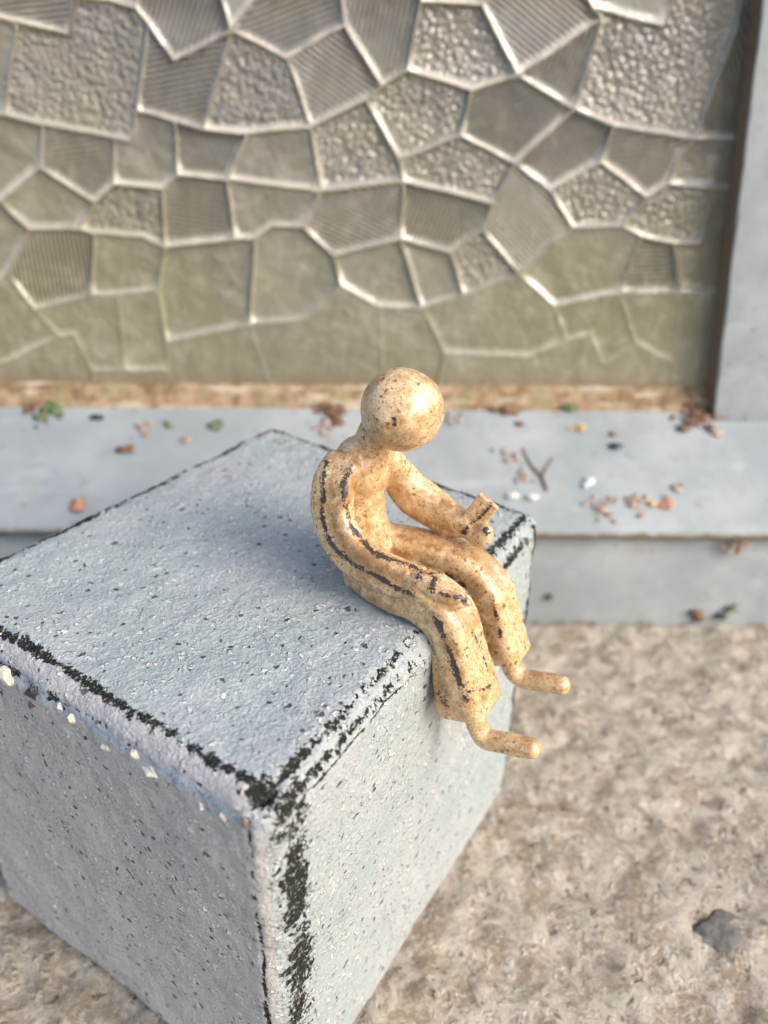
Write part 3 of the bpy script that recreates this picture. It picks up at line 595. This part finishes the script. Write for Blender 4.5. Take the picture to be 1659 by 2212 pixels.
def inset(poly, d, flank=False):
    n = len(poly); out = []
    for i in range(n):
        p0, p1, p2 = (np.array(poly[(i + k) % n], float) for k in (-1, 0, 1))
        a = (p1 - p0) / (np.linalg.norm(p1 - p0) + 1e-9); b = (p2 - p1) / (np.linalg.norm(p2 - p1) + 1e-9)
        na, nb = np.array([-a[1], a[0]]), np.array([-b[1], b[0]])
        m = na + nb; m = m / (np.linalg.norm(m) + 1e-9)
        if flank: d_ = d * (.42 + .58 * min(1.0, max(0.0, (m[1] + .1) / .7)))
        else: d_ = d
        k = d_ / max(.55, m @ na)
        out.append(p1 + m * k)
    return out

def refine(poly, step=1.1, seed=0):
    out = []
    n = len(poly)
    for i in range(n):
        a, b = np.array(poly[i], float), np.array(poly[(i + 1) % n], float)
        L = np.linalg.norm(b - a); m = max(1, int(L / step)); nrm = np.array([-(b - a)[1], (b - a)[0]]) / (L + 1e-9)
        for j in range(m):
            p = a + (b - a) * j / m
            if j: p = p + .10 * np.array([noise.noise((p[0] * .6, p[1] * .6, 1)), noise.noise((p[0] * .6, p[1] * .6, 7))])
            out.append(tuple(p))
    return out

rnd = random.Random(7)
# the same glass goes on beyond the picture, to the left and above
rx = random.Random(3)
def knot(i, j):
    q = random.Random(i * 131 + j * 17)
    return (-62 + i * 6.0 + q.uniform(-1.4, 1.4), 15.5 + j * 6.0 + q.uniform(-1.4, 1.4))
MORE = []
for i in range(15):
    for j in range(9):
        if i <= 4 or j >= 4:
            MORE.append((rx.choice((0, 1, 2)), rx.uniform(-60, 60), [knot(i, j), knot(i + 1, j), knot(i + 1, j + 1), knot(i, j + 1)]))
N_SEEN = len(FACETS)
for idx, (kind, ang, poly) in enumerate(FACETS + MORE):
    back = 0 if idx < N_SEEN else .88
    dep = rnd.uniform(.18, .36); wid = rnd.uniform(.36, .50)
    zc = sum(q[1] for q in poly) / len(poly)
    if zc < 23.5: dep *= .30
    tx, tz = rnd.uniform(-.012, .012), rnd.uniform(-.018, .018)
    cx = sum(q[0] for q in poly) / len(poly)
    P0 = refine(poly, 1.0, idx)
    rings = [(P0, 0.0), (inset(P0, .06), .02), (inset(P0, wid * .55, True), dep * .62), (inset(P0, wid, True), dep * .95), (inset(P0, wid * 1.35, True), dep)]
    inner = rings[1][0]
    # sky light on the upward-facing seam flanks is put into their colour
    sky_lit = [min(1.0, max(0.0, ((inner[j][1] - P0[j][1]) / .06 - .3) / .5)) for j in range(len(P0))]
    dk = rnd.uniform(.35, 1.0)
    V, A = [], []
    m = len(P0)
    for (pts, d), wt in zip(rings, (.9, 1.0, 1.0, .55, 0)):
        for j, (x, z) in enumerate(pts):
            V.append((x, YG - .25 + back + d + (tx * (x - cx) + tz * (z - zc) if d > .1 else 0), z)); A.append((.06 + .94 * sky_lit[j] * dk) * wt)
    Fc = []
    for r in range(len(rings) - 1):
        for j in range(m):
            a, b = r * m + j, r * m + (j + 1) % m
            Fc.append((a, b, b + m, a + m))
    Fc.append(tuple((len(rings) - 1) * m + j for j in range(m)))
    # body of the facet behind its moulded face
    base = len(V)
    for (x, z) in P0: V.append((x, YG + .55 + back, z)); A.append(0)
    for j in range(m):
        a, b = j, (j + 1) % m
        Fc.append((b, a, base + a, base + b))
    Fc.append(tuple(base + j for j in range(m))[::-1])
    me = mesh_of(V, Fc)
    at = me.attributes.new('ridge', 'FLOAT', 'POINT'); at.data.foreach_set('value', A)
    mo = [(1.0 if idx in (2, 7, 12, 19, 20, 43, 47, 48, 13) and sky_lit[j] == 0 and P0[j][1] - inner[j][1] > .03 else 0.0) for j in range(m)]
    at = me.attributes.new('moss', 'FLOAT', 'POINT'); at.data.foreach_set('value', mo * 3 + [v * .5 for v in mo] + [0.0] * (2 * m))
    fl = [0] * (3 * m) + [1] * (2 * m) + [0] * m
    at = me.attributes.new('floor', 'FLOAT', 'POINT'); at.data.foreach_set('value', fl)
    o = link('facet', me, GL[kind], pane, smooth=True)
    o.matrix_parent_inverse = INV
    o['stripe_angle'] = float(R(-ang))
bk = link('backing', mesh_of([(-60, YG + 1.6, 12), (29, YG + 1.6, 12), (29, YG + 1.6, 72), (-60, YG + 1.6, 72)], [(0, 1, 2, 3)]), DARK, pane, False)
bk.matrix_parent_inverse = INV

# ------------------------------------------------------------------ the block
BC = dict(A=(-3.48, 15.36), B=(-20.00, 26.61), C=(-7.23, 45.59), D=(8.15, 34.09))
BC0 = dict(A=(-3.67, 15.85), B=(-20.35, 26.13), C=(-8.6, 44.3), D=(7.76, 33.73))
ZT = 19.495
def block():
    N = 176
    t = np.linspace(-1, 1, N)
    t = np.sign(t) * (1 - (1 - np.abs(t)) ** 1.25)      # crowd the grid towards the edges
    half = np.array([9.8, 11.0, 9.75]); bev = .76; lim = half - bev
    # axes: x = towards the right face, y = along the edge where the figure sits, z = up
    cs = {(-1, -1, 1): BC['B'], (1, -1, 1): BC['A'], (1, 1, 1): BC['D'], (-1, 1, 1): BC['C'],
          (-1, -1, -1): BC0['B'], (1, -1, -1): BC0['A'], (1, 1, -1): BC0['D'], (-1, 1, -1): BC0['C']}
    def world(p):
        w = np.zeros_like(p)
        for s, c in cs.items():
            k = np.prod([(1 + s[i] * p[:, i]) / 2 for i in range(3)], axis=0)
            w += k[:, None] * np.array([c[0], c[1], ZT if s[2] > 0 else -.1])
        return w
    PP, FF, AX = [], [], []
    gi, gj = np.meshgrid(np.arange(N), np.arange(N), indexing='ij')
    for ax in range(3):
        for sg in (-1, 1):
            a, b = [i for i in range(3) if i != ax]
            p = np.zeros((N * N, 3)); p[:, ax] = sg; p[:, a] = t[gi.ravel()]; p[:, b] = t[gj.ravel()]
            base = len(PP) * N * N
            ids = base + np.arange(N * N).reshape(N, N)
            f = np.stack([ids[:-1, :-1], ids[1:, :-1], ids[1:, 1:], ids[:-1, 1:]], -1).reshape(-1, 4)
            if not ((sg > 0) ^ (ax == 1)): f = f[:, ::-1]
            PP.append(p); FF.append(f); AX.append(np.full(N * N, ax))
    P, Fc, ax = np.concatenate(PP), np.concatenate(FF), np.concatenate(AX)
    _, first, inv = np.unique(np.round(P, 6), axis=0, return_index=True, return_inverse=True)
    P, ax, Fc = P[first], ax[first], inv.ravel()[Fc]
    q = P * half
    core = np.clip(q, -lim, lim); e = q - core
    L = (np.abs(e) ** 1.35).sum(1) ** (1 / 1.35)
    pos = core + e * (bev / np.maximum(L, 1e-9))[:, None]
    w = world(pos / half)
    nz = lambda s: np.array([noise.noise(Vector(c)) for c in (w * s)])
    n3 = nz(2.2)
    d = .12 * nz(.35) + .055 * nz(1.2) + .03 * nz(3.0)
    nrm = e / (np.linalg.norm(e, axis=1)[:, None] + 1e-9)
    near = np.abs(q) - lim
    gz = lambda x, s: np.exp(-(x / s) ** 2)
    wear = np.zeros(len(P)); groove = np.zeros(len(P))
    def put(mask, val): wear[mask] = np.maximum(wear, val)[mask]
    T, Lf, Rt, Fr, Bk = q[:, 2] > 0, q[:, 1] < 0, q[:, 0] > 0, q[:, 1] > 0, q[:, 0] < 0
    a0, a1, a2 = ax == 0, ax == 1, ax == 2
    wave = .12 * nz(.5); wave2 = np.clip(1.0 + .75 * nz(.62), .45, 1.3)
    # top edge over the left face: black line on the top side, pebbly seam on the lower side
    put(T & Lf & a2, (1.04 + 1.6 * wave) * gz(near[:, 1] + .08 + wave, .27))
    m = T & Lf & a1; groove[m] = gz(near[:, 2] + .06 + wave, .27)[m]; put(m, .42 * gz(near[:, 2] - .15 + wave, .14))
    # top edge over the right face, where the figure sits
    fade = .66 + .34 * gz(q[:, 1] + half[1], 6)
    put(T & Rt & a2, .98 * fade * gz(near[:, 0] - .2, .26))
    put(T & Rt & a0, .74 * fade * gz(near[:, 2] - .3, .34)); put(T & Rt & a0, .70 * gz(near[:, 2] + .15, .10))
    # upright edge nearest the viewer
    put(Rt & Lf & a1, .86 * gz(near[:, 0] - .02, .12)); put(Rt & Lf & a0, (.80 + wave) * gz(near[:, 1] + .45, .95))
    # the broken corner where the three near edges meet
    dc = np.linalg.norm(q - np.array([half[0], -half[1], half[2]]) + np.array([.5, -.6, .1]), axis=1); put(T & a2, 1.25 * gz(dc, .95))
    # far edges
    put(T & Fr, .92 * gz(np.where(a2, near[:, 1], near[:, 2]), .30))
    put(T & Bk, .84 * gz(np.where(a2, near[:, 0], near[:, 2]), .32))
    put(Rt & Fr, 1.0 * gz(np.where(a0, near[:, 1], near[:, 0]), .30))
    wear *= wave2
    d -= .16 * wear * np.maximum(0, .4 + n3) + .06 * groove + .55 * gz(dc, .55)
    V = world((pos + nrm * d[:, None]) / half)
    warm = np.where(a1 & Lf, 1.0, np.where(a2 & Lf, np.clip(near[:, 1] / .1, 0, 1), 0))  # ground bounce on the left face, painted into its colour
    me = mesh_of(V - np.array([0, 30, 0]), Fc.tolist())
    for nm, arr in (('wear', wear), ('warm', warm), ('groove', groove)):
        at = me.attributes.new(nm, 'FLOAT', 'POINT'); at.data.foreach_set('value', arr.astype(np.float32))
    return me
blk = empty('stone_block', (0, 30, 0))
tag(blk, 'speckled pale blue grey block with chipped black edges', 'block')
link('block_body', block(), BLOCK, blk)

# pebbles showing in the broken seam under the top edge
BLK_INV = Matrix.Translation(Vector((0, -30, 0)) * U)
for i, (x, y, z, r, mt) in enumerate(PEBBLES):
    bm = bmesh.new(); blob_bm(bm, (x, y, z), (r * 1.35, r * 1.2, r * 1.15), i + 2, 2, .9, 1.2)
    o = link('pebble', from_bm(bm), mt, blk, False); o.matrix_parent_inverse = BLK_INV

# ------------------------------------------------------------------ the clay figure
PHI = R(31.9)
FO = (3.143, 26.337, 19.495)
fig = empty('clay_figurine', FO, -PHI)
tag(fig, 'small glazed buff clay figure sitting bowed on the block edge', 'figurine')

def catmull(P, n=8):
    P = [np.array(p, float) for p in P]
    Q = [2 * P[0] - P[1]] + P + [2 * P[-1] - P[-2]]
    out = []
    for i in range(1, len(Q) - 2):
        for j in range(n):
            t = j / n
            a, b, c, d = Q[i - 1:i + 3]
            out.append(.5 * ((2 * b) + (c - a) * t + (2 * a - 5 * b + 4 * c - d) * t * t + (3 * b - a - 3 * c + d) * t ** 3))
    out.append(P[-1]); return out

def tube(bm, pts, rad, side, sq=2.0, n=24, seg=8, cap=(1, 1), twist=0):
    """swept limb: rad = (half width across `side`, half depth along `side`) per point"""
    P = catmull(pts, seg)
    RD = catmull([np.array(list(r) if isinstance(r, (tuple, list)) else [r, r], float) for r in rad], seg)
    P = [np.array(p) for p in P]
    T = [P[min(i + 1, len(P) - 1)] - P[max(i - 1, 0)] for i in range(len(P))]
    T = [t / np.linalg.norm(t) for t in T]
    rings = [(P[i], T[i], RD[i]) for i in range(len(P))]
    def caps(p, t, r, sgn):
        o = []
        L = min(r) * .8
        for k in (.35, .65, .88, .98):
            o.append((p + sgn * t * L * k, t, r * math.sqrt(1 - k * k)))
        return o
    if cap[0]: rings = caps(*rings[0], -1)[::-1] + rings
    if cap[1]: rings = rings + caps(*rings[-1], 1)
    side = np.array(side, float)
    vs = []
    for p, t, r in rings:
        b = side - (side @ t) * t; b = b / np.linalg.norm(b); a = np.cross(t, b)
        ring = []
        for k in range(n):
            th = 2 * math.pi * k / n + twist
            c, s = math.cos(th), math.sin(th)
            x = math.copysign(abs(c) ** (2 / sq), c) * r[0]; y = math.copysign(abs(s) ** (2 / sq), s) * r[1]
            q = p + a * x + b * y
            ring.append(bm.verts.new(tuple(q)))
        vs.append(ring)
    for i in range(len(vs) - 1):
        for k in range(n):
            bm.faces.new((vs[i][k], vs[i][(k + 1) % n], vs[i + 1][(k + 1) % n], vs[i + 1][k]))
    bm.faces.new(vs[0][::-1]); bm.faces.new(vs[-1])

def plate(bm, c, L, W, l, w, th, bev=.06):
    L, W = Vector(L).normalized(), Vector(W); W = (W - W.dot(L) * L).normalized(); Tn = L.cross(W)
    r = bmesh.ops.create_cube(bm, size=1)
    for v in r['verts']:
        v.co = Vector(c) + L * v.co.x * l + W * v.co.y * w + Tn * v.co.z * th

def remeshed(bm, voxel, smooth, iters=8):
    bmesh.ops.recalc_face_normals(bm, faces=bm.faces)
    me = bpy.data.meshes.new('tmp'); bm.to_mesh(me); bm.free()
    ob = bpy.data.objects.new('tmp', me); COL.objects.link(ob)
    r = ob.modifiers.new('r', 'REMESH'); r.mode = 'VOXEL'; r.voxel_size = voxel
    s = ob.modifiers.new('s', 'SMOOTH'); s.factor = smooth; s.iterations = iters
    dg = bpy.context.evaluated_depsgraph_get()
    out = bpy.data.meshes.new_from_object(ob.evaluated_get(dg))
    bpy.data.objects.remove(ob); bpy.data.meshes.remove(me)
    return out

def figure_body():
    bm = bmesh.new()
    Y = (0, 1, 0); X = (1, 0, 0)
    # trunk (width across Y, depth along X), rounded shoulders, short neck
    tube(bm, [(-4.35, 0, .95), (-4.75, 0, 2.0), (-4.85, 0, 3.4), (-4.65, 0, 4.6), (-4.5, 0, 5.45), (-4.4, 0, 5.9)],
         [(1.75, .95), (1.45, .95), (1.35, .90), (1.40, .86), (1.25, .80), (.9, .68)], X)
    tube(bm, [(-4.85, -1.05, 5.35), (-4.75, -.3, 5.75), (-4.45, .55, 5.55), (-4.3, 1.05, 5.05)], [.72, .74, .72, .66], (0, 0, 1))
    tube(bm, [(-4.45, 0, 5.5), (-4.3, 0, 6.2), (-4.0, 0, 6.85), (-3.5, 0, 7.4)], [.80, .74, .72, .6], X)
    # near (right) arm: a flat bent strap with squared edges
    tube(bm, [(-4.82, -1.2, 5.62), (-5.02, -1.72, 4.75), (-4.78, -2.1, 3.48), (-3.88, -2.32, 2.44), (-2.5, -2.38, 2.04), (-1.2, -2.2, 1.84)],
         [(.76, .50), (.88, .52), (.90, .50), (.88, .50), (.84, .48), (.76, .46)], Y, sq=4.6)
    tube(bm, [(-1.3, -2.25, 1.82), (-.55, -2.25, 1.80), (.2, -2.15, 1.74), (.9, -2.05, 1.68), (1.4, -1.95, 1.62)],
         [(.66, .42), (.80, .48), (.74, .48), (.44, .34), (.10, .12)], Y, sq=2.6)
    # far (left) arm
    tube(bm, [(-4.3, 1.0, 5.15), (-3.98, 1.6, 4.15), (-3.42, 1.95, 3.22), (-2.4, 2.1, 2.72), (-1.5, 2.05, 2.5), (-.7, 2.0, 2.45)],
         [(.74, .55), (.84, .6), (.98, .62), (.92, .58), (.78, .52), (.55, .45)], Y, sq=2.6)
    # its hand: flat palm plate with the thumb curled in front
    plate(bm, (-.36, 1.92, 3.02), (.48, .2, .86), (-.90, -.1, .42), 2.0, 1.0, .28)
    tube(bm, [(-.75, 1.95, 2.35), (-.25, 1.82, 2.12), (.16, 1.70, 2.32), (.24, 1.74, 2.68)], [.36, .36, .38, .30], Y)
    # legs: thigh, bent knee and wide trouser leg
    tube(bm, [(-4.2, -1.0, .92), (-2.4, -1.5, .92), (-.55, -1.65, .93), (.42, -1.68, .30), (.88, -1.72, -.9), (1.22, -1.74, -2.1), (1.6, -1.74, -3.5)],
         [(.92, .9), (.88, .95), (.90, 1.0), (.94, 1.05), (.90, 1.08), (1.0, 1.18), (1.10, 1.22)], Y, sq=5.0, cap=(1, 0))
    tube(bm, [(-4.2, 1.0, .85), (-2.4, 1.5, .82), (-.45, 1.6, .64), (.64, 1.6, -.12), (1.06, 1.6, -1.1), (1.34, 1.6, -2.1), (1.68, 1.6, -3.15)],
         [(.86, .9), (.84, .92), (.84, .92), (.86, .95), (.84, .96), (.90, 1.0), (.96, 1.02)], Y, sq=4.4, cap=(1, 0))
    # ankles and feet
    tube(bm, [(1.6, -1.65, -3.1), (1.84, -1.62, -3.95), (1.98, -1.6, -4.65), (2.36, -1.6, -5.08), (2.95, -1.6, -5.0), (3.7, -1.6, -4.76), (4.45, -1.6, -4.56)],
         [.52, .47, .45, .46, .45, .47, .43], Y)
    tube(bm, [(1.7, 1.6, -2.8), (1.95, 1.6, -3.4), (2.15, 1.6, -3.9), (2.6, 1.6, -4.12), (3.2, 1.6, -4.0), (3.8, 1.6, -3.8), (4.38, 1.6, -3.65)],
         [.50, .47, .45, .45, .44, .45, .42], Y)
    return remeshed(bm, .052, .5, 3)

def dist_to_lines(co, lines):
    best = np.full(len(co), 9.0)
    for wd, pl in lines:
        pl = np.array(pl, float)
        for a, b in zip(pl[:-1], pl[1:]):
            ab = b - a
            t = np.clip(((co - a) @ ab) / (ab @ ab + 1e-9), 0, 1)
            d = np.linalg.norm(co - (a + t[:, None] * ab), axis=1) - wd
            best = np.minimum(best, d)
    return best

def finish(me, lines):
    n = len(me.vertices)
    co = np.empty(n * 3, np.float32); me.vertices.foreach_get('co', co); co = co.reshape(n, 3).astype(float)
    nr = np.empty(n * 3, np.float32); me.vertices.foreach_get('normal', nr); nr = nr.reshape(n, 3)
    dist = dist_to_lines(co, lines)
    wob = np.array([.035 * noise.noise(Vector(c) * 1.1) + .018 * noise.noise(Vector(c) * 3.2) for c in co])
    carve = 0.0 + sum(dp * np.exp(-(dist_to_lines(co, [(0, pl)]) / wd) ** 2) for wd, dp, pl in GROOVE_SPEC)
    ridge = .035 * np.exp(-(np.maximum(dist + .05, 0) / .14) ** 2)
    co = co + nr * (wob + ridge - carve)[:, None]
    me.vertices.foreach_set('co', (co * U).astype(np.float32).ravel())
    at = me.attributes.new('line', 'FLOAT', 'POINT'); at.data.foreach_set('value', dist.astype(np.float32))
    sv = np.zeros(n)
    for wd, pl in STAINS: sv = np.maximum(sv, np.exp(-(dist_to_lines(co / 1.0, [(0, pl)]) / wd) ** 2))
    at = me.attributes.new('stain', 'FLOAT', 'POINT'); at.data.foreach_set('value', sv.astype(np.float32))
    me.update()

bd = figure_body()
finish(bd, LINES)
bd.materials.clear()
link('body', bd, CLAY, fig)
bm = bmesh.new()
bmesh.ops.create_icosphere(bm, subdivisions=6, radius=1.62)
for v in bm.verts:
    d = v.co.normalized()
    v.co = v.co * (1 + .022 * noise.noise(d * 1.6 + Vector((3, 1, 5)))) + Vector((-2.91, 0, 7.89))
hd = bpy.data.meshes.new('head'); bm.to_mesh(hd); bm.free()
finish(hd, HEAD_LINES)
link('head', hd, CLAY, fig)

# ------------------------------------------------------------------ crumbs, moss and lichen
for i, (nm, pos, spread, cnt, size, mt, label, cat) in enumerate(CRUMBS):
    rr = random.Random(i * 13 + 5)
    bm = bmesh.new()
    for q in range(cnt * 2):
        dx = rr.gauss(0, 1) * spread * .55 if cnt > 1 else 0
        dy = rr.gauss(0, 1) * spread * .42 if cnt > 1 else 0
        s = size * rr.uniform(.35, .85)
        x, y, z = pos[0] + dx, pos[1] + dy, pos[2] + dy * SL + s * .25
        if pos[1] < 50.8: x, y, z = pos[0] + dx, pos[1] - s * .2, pos[2] + dy
        blob_bm(bm, (x - pos[0], y - pos[1], z - pos[2]), (s * rr.uniform(.7, 1.3), s * rr.uniform(.6, 1.0), s * .38), rr.random() * 50, 2, .85, 1.9)
    o = link(nm, from_bm(bm), mt); o.location = Vector(pos) * U
    tag(o, label, cat)

# a thin forked twig lying on the sill
tw = bmesh.new()
def sl(x, y, h=.12): return (x, y, slope_z(y) + h)
tube(tw, [sl(12.55, 52.9), sl(12.25, 53.9), sl(11.5, 54.9), sl(11.0, 56.2)], [.11, .12, .09, .05], (0, 0, 1), n=8, seg=4)
tube(tw, [sl(12.25, 53.9), sl(12.75, 54.7), sl(13.3, 55.4)], [.10, .08, .05], (0, 0, 1), n=8, seg=4)
tag(link('twig', from_bm(tw), BROWN), 'forked thin brown twig lying on the sill right of the figure', 'twig')

# dark stone set in the concrete
bm = bmesh.new(); blob_bm(bm, (0, 0, 0), (1.3, 1.05, .12), 4, 3, 1.1, 1.3)
o = link('stone', from_bm(bm), STONE); o.location = Vector((STONE_AT[0], STONE_AT[1], ground_z(*STONE_AT) + .10)) * U
tag(o, 'dark grey stone set in the concrete at lower right', 'stone')
